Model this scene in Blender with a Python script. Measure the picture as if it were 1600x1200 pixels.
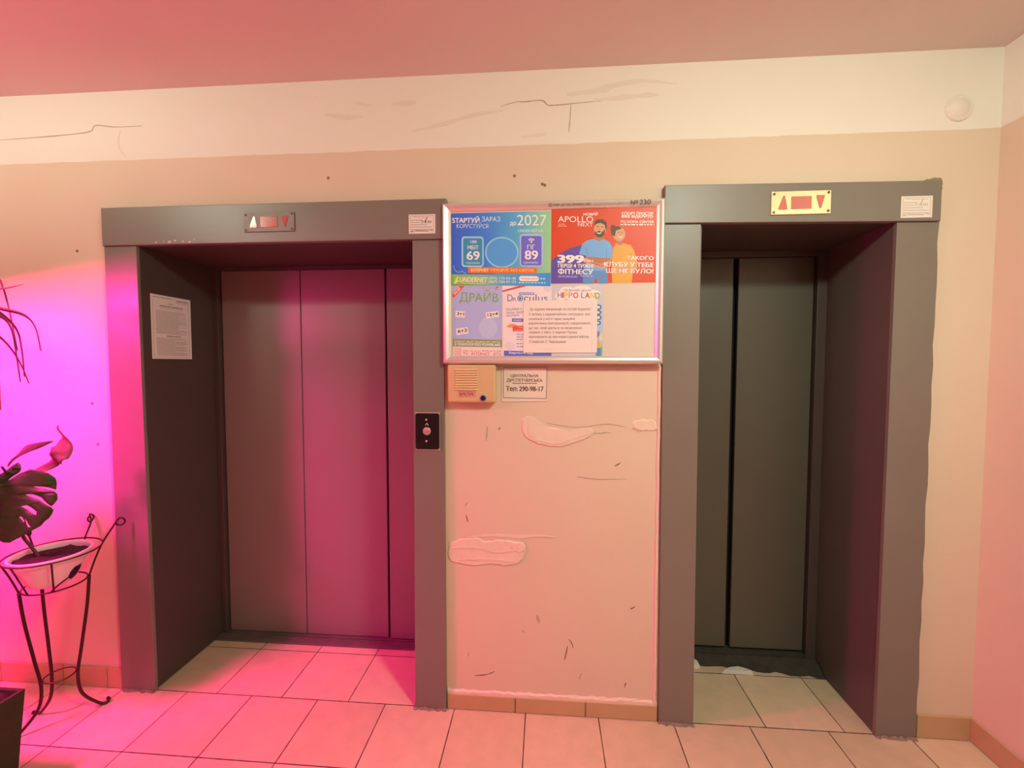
import bpy, bmesh, math, random
from mathutils import Vector, Matrix, geometry as mgeo
random.seed(7)
scene = bpy.context.scene
for o in list(bpy.data.objects): bpy.data.objects.remove(o)
COL = scene.collection

# ------------------------------------------------------------------ camera, world, lamps, exposure
cam_d = bpy.data.cameras.new('camera'); cam = bpy.data.objects.new('camera', cam_d); COL.objects.link(cam)
yaw, pitch, roll = .0763, .045, .0013
Fw = Vector((-math.sin(yaw)*math.cos(pitch), math.cos(yaw)*math.cos(pitch), -math.sin(pitch)))
Rt0 = Vector((math.cos(yaw), math.sin(yaw), 0)); Up0 = Rt0.cross(Fw)
Rt = Rt0*math.cos(roll)+Up0*math.sin(roll); Up = -Rt0*math.sin(roll)+Up0*math.cos(roll)
cam.matrix_world = Matrix(((Rt.x, Up.x, -Fw.x, .1212), (Rt.y, Up.y, -Fw.y, -1.766), (Rt.z, Up.z, -Fw.z, 1.4533), (0, 0, 0, 1)))
cam_d.sensor_width = 36; cam_d.lens = 36*683.38/1600; cam_d.clip_start = .02
scene.camera = cam
w = bpy.data.worlds.new('world'); scene.world = w; w.use_nodes = True
w.node_tree.nodes['Background'].inputs[0].default_value = (.9, .75, .65, 1)
w.node_tree.nodes['Background'].inputs[1].default_value = .01
scene.view_settings.view_transform = 'Standard'; scene.view_settings.look = 'None'
scene.view_settings.exposure = 0; scene.view_settings.gamma = 1; scene.view_settings.use_curve_mapping = False

CEIL = 2.603
LAMP_A = (1.0, -1.55); LAMP_B = (-2.3, -1.5)          # two round ceiling lamps
WARM = (.84, 1, .78); PINK = (1, .015, .30); BLUE = (.45, .02, 1)
POW_A, POW_B, POW_P, POW_V = 182, 240, 138, 1.1
GROW = (-2.32, -.76, 1.83)                            # hanging grow light

def area(name, loc, size, power, color, parent, shape='DISK', size_y=None, spread=180):
    d = bpy.data.lights.new(name, 'AREA'); d.shape = shape; d.size = size
    if size_y: d.size_y = size_y
    d.energy = power; d.color = color; d.spread = math.radians(spread)
    o = bpy.data.objects.new(name, d); COL.objects.link(o); o.location = loc; o.parent = parent
    return o

# ------------------------------------------------------------------ helpers
def lin(c): return tuple(((v/255)/12.92 if v/255 <= .04045 else ((v/255+.055)/1.055)**2.4) for v in c)
_mats = {}
def mat(name, col, rough=.6, metal=0, spec=.5, bump=0, bscale=60, vary=0, vscale=3, emit=None, coat=0):
    if name in _mats: return _mats[name]
    m = bpy.data.materials.new(name); m.use_nodes = True
    nt = m.node_tree; b = nt.nodes['Principled BSDF']
    b.inputs['Base Color'].default_value = (*col, 1); b.inputs['Roughness'].default_value = rough
    b.inputs['Metallic'].default_value = metal; b.inputs['Specular IOR Level'].default_value = spec
    if coat: b.inputs['Coat Weight'].default_value = coat
    if vary:
        tc = nt.nodes.new('ShaderNodeTexCoord'); n = nt.nodes.new('ShaderNodeTexNoise'); n.inputs['Scale'].default_value = vscale
        n.inputs['Detail'].default_value = 6
        mx = nt.nodes.new('ShaderNodeMixRGB'); mx.inputs[1].default_value = (*[c*(1-vary) for c in col], 1)
        mx.inputs[2].default_value = (*[min(1, c*(1+vary)) for c in col], 1)
        nt.links.new(tc.outputs['Object'], n.inputs['Vector']); nt.links.new(n.outputs['Fac'], mx.inputs[0])
        nt.links.new(mx.outputs[0], b.inputs['Base Color'])
    if bump:
        tc = nt.nodes.new('ShaderNodeTexCoord'); n = nt.nodes.new('ShaderNodeTexNoise'); n.inputs['Scale'].default_value = bscale
        n.inputs['Detail'].default_value = 4
        bp = nt.nodes.new('ShaderNodeBump'); bp.inputs['Strength'].default_value = bump; bp.inputs['Distance'].default_value = .004
        nt.links.new(tc.outputs['Object'], n.inputs['Vector']); nt.links.new(n.outputs['Fac'], bp.inputs['Height'])
        nt.links.new(bp.outputs[0], b.inputs['Normal'])
    if emit:
        b.inputs['Emission Color'].default_value = (*emit[0], 1); b.inputs['Emission Strength'].default_value = emit[1]
    _mats[name] = m; return m

def tag(o, label, cat, group=None):
    o['label'] = label; o['category'] = cat
    if group: o['group'] = group
    return o
def thing(name, label, cat, loc=(0, 0, 0), group=None):
    o = bpy.data.objects.new(name, None); COL.objects.link(o); o.location = loc; o.empty_display_size = .05
    return tag(o, label, cat, group)

class MB:
    """collects shapes and links them as one mesh object"""
    def __init__(s): s.bm = bmesh.new()
    def box(s, x0, x1, y0, y1, z0, z1, bev=0, seg=2, mi=0):
        vs = [s.bm.verts.new((x, y, z)) for x in (x0, x1) for y in (y0, y1) for z in (z0, z1)]
        q = [(0, 1, 3, 2), (4, 6, 7, 5), (0, 4, 5, 1), (2, 3, 7, 6), (0, 2, 6, 4), (1, 5, 7, 3)]
        fs = [s.bm.faces.new([vs[i] for i in f]) for f in q]
        for f in fs: f.material_index = mi
        if bev:
            es = list({e for f in fs for e in f.edges})
            r = bmesh.ops.bevel(s.bm, geom=es, offset=bev, segments=seg, affect='EDGES', profile=.5)
            for f in r['faces']: f.material_index = mi
        return s
    def prism(s, pts, y0, y1, bev=0, mi=0, seg=2):
        """polygon (x, z) pushed from y0 (front) to y1 (back)"""
        a = [s.bm.verts.new((p[0], y0, p[1])) for p in pts]; b = [s.bm.verts.new((p[0], y1, p[1])) for p in pts]
        n = len(pts); fs = [s.bm.faces.new(a), s.bm.faces.new(b[::-1])]
        fs += [s.bm.faces.new((a[i], b[i], b[(i+1) % n], a[(i+1) % n])) for i in range(n)]
        for f in fs: f.material_index = mi
        if bev:
            r = bmesh.ops.bevel(s.bm, geom=list(fs[0].edges), offset=bev, segments=seg, affect='EDGES', profile=.5)
            for f in r['faces']: f.material_index = mi
        return s
    def ring_loft(s, loops, cap0=True, cap1=True, mi=0, smooth=True):
        R = [[s.bm.verts.new(p) for p in l] for l in loops]; n = len(R[0])
        for a, b in zip(R, R[1:]):
            for i in range(n):
                f = s.bm.faces.new((a[i], a[(i+1) % n], b[(i+1) % n], b[i])); f.smooth = smooth; f.material_index = mi
        if cap0: f = s.bm.faces.new(R[0][::-1]); f.material_index = mi
        if cap1: f = s.bm.faces.new(R[-1]); f.material_index = mi
        return s
    def lathe(s, prof, c=(0, 0, 0), axis='z', n=40, mi=0, cap0=False, cap1=False, sx=1, sy=1):
        loops = []
        for r, h in prof:
            l = []
            for i in range(n):
                t = 2*math.pi*i/n; a, b = r*math.cos(t)*sx, r*math.sin(t)*sy
                l.append((c[0]+a, c[1]+b, c[2]+h) if axis == 'z' else (c[0]+a, c[1]-h, c[2]+b))
            loops.append(l)
        return s.ring_loft(loops, cap0, cap1, mi)
    def tube(s, pts, r, n=8, closed=False, mi=0):
        P = [Vector(p) for p in pts]; N = len(P); rr = r if isinstance(r, (list, tuple)) else [r]*N
        loops = []; up = None
        for i in range(N):
            if closed: t = P[(i+1) % N]-P[i-1]
            else: t = P[min(i+1, N-1)]-P[max(i-1, 0)]
            t.normalize()
            if up is None: up = t.orthogonal().normalized()
            else:
                up = up-t*up.dot(t)
                up = up.normalized() if up.length > 1e-6 else t.orthogonal().normalized()
            b = t.cross(up)
            loops.append([tuple(P[i]+(up*math.cos(2*math.pi*k/n)+b*math.sin(2*math.pi*k/n))*rr[i]) for k in range(n)])
        if closed: loops.append(loops[0])
        s.ring_loft(loops, not closed, not closed, mi)
        return s
    def build(s, name, m, parent=None, recalc=True, kind=None):
        if recalc: bmesh.ops.recalc_face_normals(s.bm, faces=s.bm.faces)
        me = bpy.data.meshes.new(name); s.bm.to_mesh(me); s.bm.free()
        for x in (m if isinstance(m, list) else [m]): me.materials.append(x)
        o = bpy.data.objects.new(name, me); COL.objects.link(o)
        if parent is not None:
            o.parent = parent; o.location = -parent.location       # shapes are given in room coordinates
        if kind: o['kind'] = kind
        return o

def smooth(pts, k=6):
    """Catmull-Rom through the points"""
    P = [Vector(p) for p in pts]; out = []
    for i in range(len(P)-1):
        p0 = P[max(i-1, 0)]; p1 = P[i]; p2 = P[i+1]; p3 = P[min(i+2, len(P)-1)]
        for j in range(k):
            t = j/k
            out.append(.5*((2*p1)+(p2-p0)*t+(2*p0-5*p1+4*p2-p3)*t*t+(3*p1-p0-3*p2+p3)*t**3))
    out.append(P[-1]); return out

def flat_fill(loops):
    """2D loops (even-odd holes) -> (verts, faces)"""
    c = bpy.data.curves.new('f', 'CURVE'); c.dimensions = '2D'; c.fill_mode = 'BOTH'
    for l in loops:
        sp = c.splines.new('POLY'); sp.points.add(len(l)-1); sp.use_cyclic_u = True
        for p, q in zip(sp.points, l): p.co = (q[0], q[1], 0, 1)
    return curve_mesh(c)
def curve_mesh(c):
    o = bpy.data.objects.new('f', c); COL.objects.link(o); bpy.context.view_layer.update()
    me = bpy.data.meshes.new_from_object(o.evaluated_get(bpy.context.evaluated_depsgraph_get()))
    v = [tuple(x.co) for x in me.vertices]; f = [tuple(p.vertices) for p in me.polygons]
    bpy.data.objects.remove(o); bpy.data.curves.remove(c); bpy.data.meshes.remove(me)
    return v, f
_tc = {}
TWIN = str.maketrans('АВЕІКМНОРСТХЇ', 'ABEIKMHOPCTXÏ')     # same letter shapes, cleaner outlines
def glyphs(s, bold=0):
    if s.upper() == s: s = s.translate(TWIN)
    if (s, bold) not in _tc:
        c = bpy.data.curves.new('t', 'FONT'); c.body = s; c.size = 1
        o = bpy.data.objects.new('t', c); COL.objects.link(o); bpy.context.view_layer.update()
        cu = o.to_curve(bpy.context.evaluated_depsgraph_get()); loops = []
        for sp in cu.splines:
            P = []
            if sp.type == 'BEZIER':
                B = sp.bezier_points; n = len(B)
                for i in range(n):
                    p0, p1, p2, p3 = B[i].co, B[i].handle_right, B[(i+1) % n].handle_left, B[(i+1) % n].co
                    straight = abs((p3-p0).cross(p1-p0).z)+abs((p3-p0).cross(p2-p0).z) < 1e-5
                    for t in ((0,) if straight else (0, .25, .5, .75)):
                        u = 1-t; q = p0*u**3+p1*3*u*u*t+p2*3*u*t*t+p3*t**3; P.append((q.x, q.y))
            else: P = [(p.co.x, p.co.y) for p in sp.points]
            P = [p for i, p in enumerate(P) if math.hypot(p[0]-P[i-1][0], p[1]-P[i-1][1]) > 1e-6]
            if len(P) > 2: loops.append(P)
        o.to_curve_clear(); bpy.data.objects.remove(o); bpy.data.curves.remove(c)
        def ar(l): return sum(l[i-1][0]*l[i][1]-l[i][0]*l[i-1][1] for i in range(len(l)))/2
        def inside(p, l):
            r = False
            for i in range(len(l)):
                (x1, y1), (x2, y2) = l[i-1], l[i]
                if (y1 > p[1]) != (y2 > p[1]) and p[0] < (x2-x1)*(p[1]-y1)/(y2-y1)+x1: r = not r
            return r
        A = [ar(l) for l in loops]; K = range(len(loops))
        box = [(min(p[0] for p in l), max(p[0] for p in l)) for l in loops]
        def holds(j, i): return A[j]*A[i] < 0 and abs(A[j]) > abs(A[i]) and box[j][0] <= box[i][0] and box[j][1] >= box[i][1] and inside(loops[i][0], loops[j])
        V, F = [], []
        for k in K:                                           # each outline with its own counters
            if any(holds(j, k) for j in K): continue
            g = [loops[k]]+[loops[i] for i in K if holds(k, i)]
            flat = [p for x in g for p in x]
            for t in mgeo.tessellate_polygon([[Vector((p[0], p[1], 0)) for p in x] for x in g]): F.append(tuple(len(V)+i for i in t))
            V += flat
        _tc[(s, bold)] = (V, F)
    return _tc[(s, bold)]

class Sheet:
    """a printed sheet facing -y; artwork units: origin top left, U right, V down, W x H units over w x h metres"""
    def __init__(s, W, H, w_, h_, thick=.0004, ox=0, oy=0, skew=0, bend=None):
        s.W, s.H, s.w, s.h, s.t = W, H, w_, h_, thick
        s.ox, s.oy, s.sk = ox, oy, skew
        s.v = []; s.f = []; s.mi = []; s.mats = []; s.lay = 0; s.bend = bend
    def m(s, m_):
        if m_ not in s.mats: s.mats.append(m_)
        return s.mats.index(m_)
    def uv(s, X, Y):
        u = X-s.ox; v = Y+s.sk*u-s.oy
        return (u/s.W*s.w, -v/s.H*s.h)
    def add(s, v2, faces, m_, step=True):
        if step: s.lay += 1
        d = -s.t-s.lay*.000012; k = s.m(m_)
        for j, f in enumerate(faces):
            a = [v2[i] for i in f]; b = len(s.v)
            s.v += [(x, d-(j % 37)*3e-7, z) for x, z in a]
            ar = sum(a[i][0]*a[(i+1) % len(a)][1]-a[(i+1) % len(a)][0]*a[i][1] for i in range(len(a)))
            q = list(range(b, b+len(a))); s.f.append(q if ar > 0 else q[::-1]); s.mi.append(k)
    def base(s, m_):
        k = s.m(m_); b = len(s.v)
        P = [s.uv(s.ox, s.oy), s.uv(s.ox+s.W, s.oy-s.sk*s.W), s.uv(s.ox+s.W, s.oy+s.H-s.sk*s.W), s.uv(s.ox, s.oy+s.H)]
        for d in (-s.t, 0): s.v += [(x, d, z) for x, z in P]
        for f in [(3, 2, 1, 0), (4, 5, 6, 7), (0, 1, 5, 4), (1, 2, 6, 5), (2, 3, 7, 6), (3, 0, 4, 7)]:
            s.f.append([b+i for i in f]); s.mi.append(k)
    def poly(s, pts, m_, step=True):
        v, f = flat_fill([[s.uv(*p) for p in pts]]); s.add([(a[0], a[1]) for a in v], f, m_, step)
    def rect(s, x0, y0, x1, y1, m_, step=True): 
        s.add([s.uv(x0, y0), s.uv(x1, y0), s.uv(x1, y1), s.uv(x0, y1)], [(0, 1, 2, 3)], m_, step)
    def rrect(s, x0, y0, x1, y1, r, m_, step=True):
        pts = []
        for cx, cy, a in ((x1-r, y0+r, -90), (x1-r, y1-r, 0), (x0+r, y1-r, 90), (x0+r, y0+r, 180)):
            pts += [(cx+r*math.cos(math.radians(a+t)), cy+r*math.sin(math.radians(a+t))) for t in (0, 22, 45, 68, 90)]
        s.poly(pts, m_, step)
    def ell(s, cx, cy, rx, ry, m_, n=36, step=True, rot=0):
        c, q = math.cos(math.radians(rot)), math.sin(math.radians(rot)); pts = []
        for i in range(n):
            a, b = rx*math.cos(6.28319*i/n), ry*math.sin(6.28319*i/n); pts.append((cx+a*c-b*q, cy+a*q+b*c))
        s.poly(pts, m_, step)
    def line(s, pts, wd, m_, step=True):
        for a, b in zip(pts, pts[1:]):
            dx, dy = b[0]-a[0], b[1]-a[1]; L = math.hypot(dx, dy) or 1; nx, ny = -dy/L*wd/2, dx/L*wd/2
            s.add([s.uv(a[0]+nx, a[1]+ny), s.uv(b[0]+nx, b[1]+ny), s.uv(b[0]-nx, b[1]-ny), s.uv(a[0]-nx, a[1]-ny)], [(0, 1, 2, 3)], m_, step)
            step = False
    def text(s, t, x0, y0, x1, y1, m_, bold=0, shear=0, rot=0):
        v, f = glyphs(t, 0); v = [(a[0]+shear*a[1], a[1]) for a in v]
        mx, Mx = min(a[0] for a in v), max(a[0] for a in v); my, My = min(a[1] for a in v), max(a[1] for a in v)
        cx, cy = (x0+x1)/2, (y0+y1)/2; c, q = math.cos(math.radians(rot)), math.sin(math.radians(rot))
        kx, ky = (x1-x0)/(Mx-mx), (y1-y0)/(My-my)
        st = [(0, 0)] if bold <= 0 else [(-1, 0), (1, 0)] if bold < .015 else [(-1, -.5), (1, .5), (-1, .5), (1, -.5), (0, 0)]
        for sx, sz in st:                                     # bold print: the same letters struck again a hair to the side
            P = []; b = max(bold, 0)*.9
            for a in v:
                X = x0+(a[0]-mx+sx*b)*kx; Y = y1-(a[1]-my+sz*b)*ky
                dx, dy = X-cx, Y-cy; P.append(s.uv(cx+dx*c-dy*q, cy+dx*q+dy*c))
            s.add(P, f, m_)
    def scribble(s, x0, x1, y, h, m_, lo=2.2, hi=7, gap=.9, slope=0):
        """a row of print too small to read: short word-length marks"""
        x = x0; s.lay += 1
        while x < x1-h*.6:
            wl = min(random.uniform(lo, hi)*h, x1-x); yy = y+slope*(x-x0)
            s.rect(x, yy, x+wl, yy+h, m_, False); x += wl+gap*h
    def build(s, name, loc, parent=None, rotz=0, tilt=0):
        me = bpy.data.meshes.new(name); me.from_pydata(s.v, [], s.f)
        for m_ in s.mats: me.materials.append(m_)
        for p, k in zip(me.polygons, s.mi): p.material_index = k
        o = bpy.data.objects.new(name, me); COL.objects.link(o)
        o.location = loc; o.rotation_euler = (0, tilt, rotz)
        if parent is not None: o.parent = parent; o.location = Vector(loc)-parent.location
        return o

# ------------------------------------------------------------------ materials of the place
def wall_material():
    m = bpy.data.materials.new('wall paint peach below whitewash'); m.use_nodes = True; nt = m.node_tree; N = nt.nodes.new; L = nt.links.new
    b = nt.nodes['Principled BSDF']; b.inputs['Roughness'].default_value = .62; b.inputs['Specular IOR Level'].default_value = .3
    tc = N('ShaderNodeTexCoord'); sp = N('ShaderNodeSeparateXYZ'); L(tc.outputs['Object'], sp.inputs[0])
    n1 = N('ShaderNodeTexNoise'); n1.inputs['Scale'].default_value = 7; n1.inputs['Detail'].default_value = 3; L(tc.outputs['Object'], n1.inputs['Vector'])
    ad = N('ShaderNodeMath'); ad.operation = 'MULTIPLY_ADD'; ad.inputs[1].default_value = .012; L(n1.outputs['Fac'], ad.inputs[0]); L(sp.outputs['Z'], ad.inputs[2])
    gt = N('ShaderNodeMath'); gt.operation = 'GREATER_THAN'; gt.inputs[1].default_value = 2.323; L(ad.outputs[0], gt.inputs[0])
    n2 = N('ShaderNodeTexNoise'); n2.inputs['Scale'].default_value = 2.3; n2.inputs['Detail'].default_value = 8; L(tc.outputs['Object'], n2.inputs['Vector'])
    lo = N('ShaderNodeMixRGB'); lo.inputs[1].default_value = (.70, .555, .42, 1); lo.inputs[2].default_value = (.75, .62, .49, 1); L(n2.outputs['Fac'], lo.inputs[0])
    hi = N('ShaderNodeMixRGB'); hi.inputs[1].default_value = (.80, .75, .66, 1); hi.inputs[2].default_value = (.85, .81, .73, 1); L(n2.outputs['Fac'], hi.inputs[0])
    mx = N('ShaderNodeMixRGB'); L(gt.outputs[0], mx.inputs[0]); L(lo.outputs[0], mx.inputs[1]); L(hi.outputs[0], mx.inputs[2]); L(mx.outputs[0], b.inputs['Base Color'])
    n3 = N('ShaderNodeTexNoise'); n3.inputs['Scale'].default_value = 9; n3.inputs['Detail'].default_value = 7; L(tc.outputs['Object'], n3.inputs['Vector'])
    bp = N('ShaderNodeBump'); bp.inputs['Strength'].default_value = .25; bp.inputs['Distance'].default_value = .006; L(n3.outputs['Fac'], bp.inputs['Height']); L(bp.outputs[0], b.inputs['Normal'])
    return m
def floor_material():
    m = bpy.data.materials.new('beige floor tiles'); m.use_nodes = True; nt = m.node_tree; N = nt.nodes.new; L = nt.links.new
    b = nt.nodes['Principled BSDF']; b.inputs['Roughness'].default_value = .38; b.inputs['Specular IOR Level'].default_value = .4
    tc = N('ShaderNodeTexCoord'); sp = N('ShaderNodeSeparateXYZ'); L(tc.outputs['Object'], sp.inputs[0])
    def math_(op, a, b_=None, c=None):
        n = N('ShaderNodeMath'); n.operation = op
        for i, v in enumerate((a, b_, c)):
            if v is None: continue
            if isinstance(v, (int, float)): n.inputs[i].default_value = v
            else: L(v, n.inputs[i])
        return n.outputs[0]
    X, Y = sp.outputs['X'], sp.outputs['Y']
    inrec = math_('GREATER_THAN', Y, -.004)
    right = math_('GREATER_THAN', X, .2)
    off = math_('MULTIPLY', inrec, math_('MULTIPLY_ADD', right, -.070, .135))      # recess tiles are set half a tile over
    T = .3
    u = math_('DIVIDE', math_('SUBTRACT', X, math_('ADD', off, .045)), T); v = math_('DIVIDE', math_('ADD', Y, .004), T+.002)
    fu, fv = math_('FRACT', u), math_('FRACT', v)
    du = math_('MINIMUM', fu, math_('SUBTRACT', 1, fu)); dv = math_('MINIMUM', fv, math_('SUBTRACT', 1, fv))
    n0 = N('ShaderNodeTexNoise'); n0.inputs['Scale'].default_value = 30; L(tc.outputs['Object'], n0.inputs['Vector'])
    wd = math_('MULTIPLY_ADD', n0.outputs['Fac'], .006, .0035)
    g = math_('LESS_THAN', math_('MINIMUM', du, dv), wd)
    cmb = N('ShaderNodeCombineXYZ'); L(math_('FLOOR', u), cmb.inputs[0]); L(math_('FLOOR', v), cmb.inputs[1]); L(inrec, cmb.inputs[2])
    wn = N('ShaderNodeTexWhiteNoise'); L(cmb.outputs[0], wn.inputs[0])
    c1 = N('ShaderNodeMixRGB'); c1.inputs[1].default_value = (.68, .51, .34, 1); c1.inputs[2].default_value = (.80, .60, .41, 1); L(wn.outputs['Value'], c1.inputs[0])
    n2 = N('ShaderNodeTexNoise'); n2.inputs['Scale'].default_value = 14; n2.inputs['Detail'].default_value = 9; L(tc.outputs['Object'], n2.inputs['Vector'])
    c2 = N('ShaderNodeMixRGB'); c2.blend_type = 'MULTIPLY'; c2.inputs[0].default_value = .25; L(c1.outputs[0], c2.inputs[1]); L(n2.outputs['Fac'], c2.inputs[2])
    c3 = N('ShaderNodeMixRGB'); L(g, c3.inputs[0]); L(c2.outputs[0], c3.inputs[1]); c3.inputs[2].default_value = (.045, .025, .015, 1); L(c3.outputs[0], b.inputs['Base Color'])
    bp = N('ShaderNodeBump'); bp.inputs['Strength'].default_value = .6; bp.inputs['Distance'].default_value = .002; L(math_('SUBTRACT', 1, g), bp.inputs['Height']); L(bp.outputs[0], b.inputs['Normal'])
    return m
M_wall = wall_material(); M_floor = floor_material()
M_lobby = mat('lobby wall darkened against bounce', (.22, .17, .13), .7, vary=.1)  # unseen walls given a dark colour to hold down bounced light
M_ceil = mat('ceiling whitewash', (.72, .66, .62), .8, spec=.2, bump=.2, bscale=8, vary=.05, vscale=2)
M_base = mat('tan skirting tile', (.52, .35, .19), .35, vary=.1, vscale=8)
M_grout = mat('dark grout', (.06, .04, .03), .9)
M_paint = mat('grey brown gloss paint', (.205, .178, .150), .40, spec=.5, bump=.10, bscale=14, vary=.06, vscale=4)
M_reveal_shade = mat('grey brown paint shaded', (.075, .055, .048), .42, spec=.35, bump=.10, bscale=14, vary=.06, vscale=4)  # same paint as the frame, darkened to put recess shade in
M_reveal_shadeR = mat('grey brown paint shaded lighter', (.125, .095, .085), .42, spec=.35, bump=.10, bscale=14, vary=.06, vscale=4)  # same paint, less shade put in for the brighter right recess
M_door_lit = mat('grey lift door enamel', (.24, .18, .165), .36, spec=.5, bump=.05, bscale=180, vary=.06, vscale=3)  # same enamel on both lifts, lightened here for the pink light
M_door_shade = mat('lift door enamel shaded darker', (.095, .090, .068), .36, spec=.5, bump=.05, bscale=180, vary=.06, vscale=3)  # same enamel, with shade and lamp tint put into the colour
M_sill = mat('worn steel threshold', (.16, .12, .11), .5, metal=.3, vary=.3, vscale=18, bump=.3, bscale=40)
M_sillR = mat('dirty cement threshold', (.040, .034, .024), .9, vary=.5, vscale=25, bump=.6, bscale=60)
M_black = mat('black gap', (.006, .005, .005), .9)
M_plaster = mat('white filler plaster', (.80, .65, .53), .85, spec=.2, bump=.5, bscale=35, vary=.06, vscale=12)
M_mark = mat('dark scuff', (.25, .15, .11), .9)
M_crack = mat('hairline crack', (.50, .40, .31), .9)
M_faint = mat('faint plaster smear', (.775, .71, .61), .9)

# ------------------------------------------------------------------ the room
XL, XR, YF = -4.6, 1.773, -4.6
m = MB(); m.box(XL, XR, YF, .60, -.06, 0); m.build('floor', M_floor, kind='structure')
m = MB(); m.box(XL, XR, YF, .60, CEIL, CEIL+.06); m.build('ceiling', M_ceil, kind='structure')
m = MB(); m.box(XR, XR+.08, YF, .60, 0, CEIL); m.build('wall_right', M_wall, kind='structure')
m = MB(); m.box(XL-.08, XL, YF, .60, 0, CEIL); m.build('wall_left', M_lobby, kind='structure')
m = MB(); m.box(XL, XR, YF-.08, YF, 0, CEIL); m.build('wall_front', M_lobby, kind='structure')
# back wall with the two lift openings
OL = (-1.613, -.410, 1.963); OR = (.712, 1.426, 1.993); WT = .6
m = MB(); bm = m.bm
xs = [XL, OL[0], OL[1], OR[0], OR[1], XR]; top = {1: OL[2], 3: OR[2]}
for i in range(5):
    z0 = top.get(i, 0)
    m.box(xs[i], xs[i+1], 0, WT, z0, CEIL)
bmesh.ops.remove_doubles(bm, verts=bm.verts, dist=1e-5)
wall_back = m.build('wall_back', M_wall, kind='structure')

def blob(name, pts, y, th, m_, parent, edge=.006):
    """flat lump of filler with a feathered rim"""
    cx = sum(p[0] for p in pts)/len(pts); cz = sum(p[1] for p in pts)/len(pts)
    P = [(p.x+random.uniform(-.0025, .0025), p.z+random.uniform(-.0025, .0025)) for p in smooth([(a[0], 0, a[1]) for a in pts+pts[:1]], 5)[:-1]]
    q = MB()
    def ins(k): return [(x+(cx-x)/max(math.hypot(cx-x, cz-z), 1e-4)*k, z+(cz-z)/max(math.hypot(cx-x, cz-z), 1e-4)*k) for x, z in P]
    lo = [[(x, y, z) for x, z in ins(0)], [(x, y-th*.7, z) for x, z in ins(edge*.5)], [(x, y-th, z) for x, z in ins(edge)]]
    q.ring_loft(lo, False, True); return q.build(name, m_, parent)
def strip(name, pts, wd, y, th, m_, parent):
    q = MB(); P = smooth([(a[0], y, a[1]) for a in pts], 4); n = len(P)
    L = []
    for i, p in enumerate(P):
        t = (P[min(i+1, n-1)]-P[max(i-1, 0)]).normalized(); nx = Vector((-t.z, 0, t.x)); k = wd*(.35+.65*math.sin(math.pi*min(max(i/(n-1), .04), .96)))*random.uniform(.6, 1.2)/2
        L.append([tuple(p+nx*k), tuple(p+nx*k+Vector((0, -th, 0))), tuple(p-nx*k+Vector((0, -th, 0))), tuple(p-nx*k)])
    q.ring_loft(L, smooth=False); return q.build(name, m_, parent)

# filler patches and cracks on the pier between the lifts
blob('plaster_patch', [(.028, 1.232), (.055, 1.245), (.085, 1.235), (.12, 1.205), (.17, 1.195), (.22, 1.185), (.27, 1.20), (.31, 1.19), (.305, 1.165), (.24, 1.135), (.18, 1.12), (.11, 1.125), (.06, 1.145), (.03, 1.18)], 0, .005, M_plaster, wall_back)
blob('plaster_patch', [(.47, 1.225), (.50, 1.235), (.55, 1.232), (.565, 1.205), (.55, 1.19), (.50, 1.19), (.47, 1.20)], 0, .004, M_plaster, wall_back)
blob('plaster_patch', [(-.276, .715), (-.22, .728), (-.16, .735), (-.12, .722), (-.06, .73), (-.01, .725), (.035, .715), (.04, .68), (.02, .64), (-.03, .622), (-.10, .625), (-.18, .618), (-.25, .628), (-.28, .65)], 0, .005, M_plaster, wall_back)
strip('plaster_ridge', [(-.20, .735), (-.10, .748), (.0, .745), (.10, .752), (.16, .748)], .014, 0, .0022, M_plaster, wall_back)
strip('plaster_ridge', [(.06, 1.16), (.10, 1.145), (.17, 1.135), (.24, 1.16), (.31, 1.178)], .009, -.004, .003, M_plaster, wall_back)
blob('plaster_patch', [(.05, 1.205), (.075, 1.215), (.095, 1.195), (.09, 1.165), (.07, 1.155), (.05, 1.175)], -.004, .003, M_plaster, wall_back)
blob('plaster_patch', [(-.02, .715), (.02, .725), (.045, .705), (.035, .685), (.01, .680), (-.015, .695)], -.004, .003, M_plaster, wall_back)
strip('plaster_ridge', [(-.26, .690), (-.16, .695), (-.08, .678), (.0, .690)], .008, -.004, .003, M_plaster, wall_back)
strip('plaster_ridge', [(-.24, .642), (-.10, .648), (.0, .640)], .008, -.004, .003, M_plaster, wall_back)
for p in ([(.31, 1.178), (.34, 1.177), (.36, 1.181), (.385, 1.180)], [(.462, 1.192), (.475, 1.194), (.49, 1.186), (.51, 1.19), (.56, 1.192)], [(.25, 1.0), (.33, .991), (.45, .995)], [(.13, 1.215), (.25, 1.20), (.36, 1.215), (.44, 1.205)]):
    strip('crack', p, .004, 0, .0012, M_crack, wall_back)
for p, wd in (([(.40, 1.045), (.425, 1.06)], .006), ([(-.115, 1.20), (-.117, 1.17), (-.12, 1.14)], .010), ([(-.07, 1.185), (-.06, 1.197)], .005), ([(-.195, .80), (-.205, .83)], .006), ([(-.21, .865), (-.195, .885)], .007),
              ([(.222, .322), (.235, .305), (.24, .285)], .006), ([(.205, .232), (.213, .268), (.217, .295)], .006), ([(.265, .155), (.275, .18)], .007), ([(-.195, .245), (-.198, .225)], .007), ([(-.17, .145), (-.12, .152), (-.085, .168)], .005), ([(.45, .13), (.455, .15)], .006), ([(.47, .46), (.49, .472)], .006), ([(.09, .42), (.10, .385)], .012), ([(.03, .352), (.04, .34)], .008)):
    strip('scuff_mark', p, wd, 0, .0006, M_mark if wd < .0065 else M_crack, wall_back)
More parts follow.
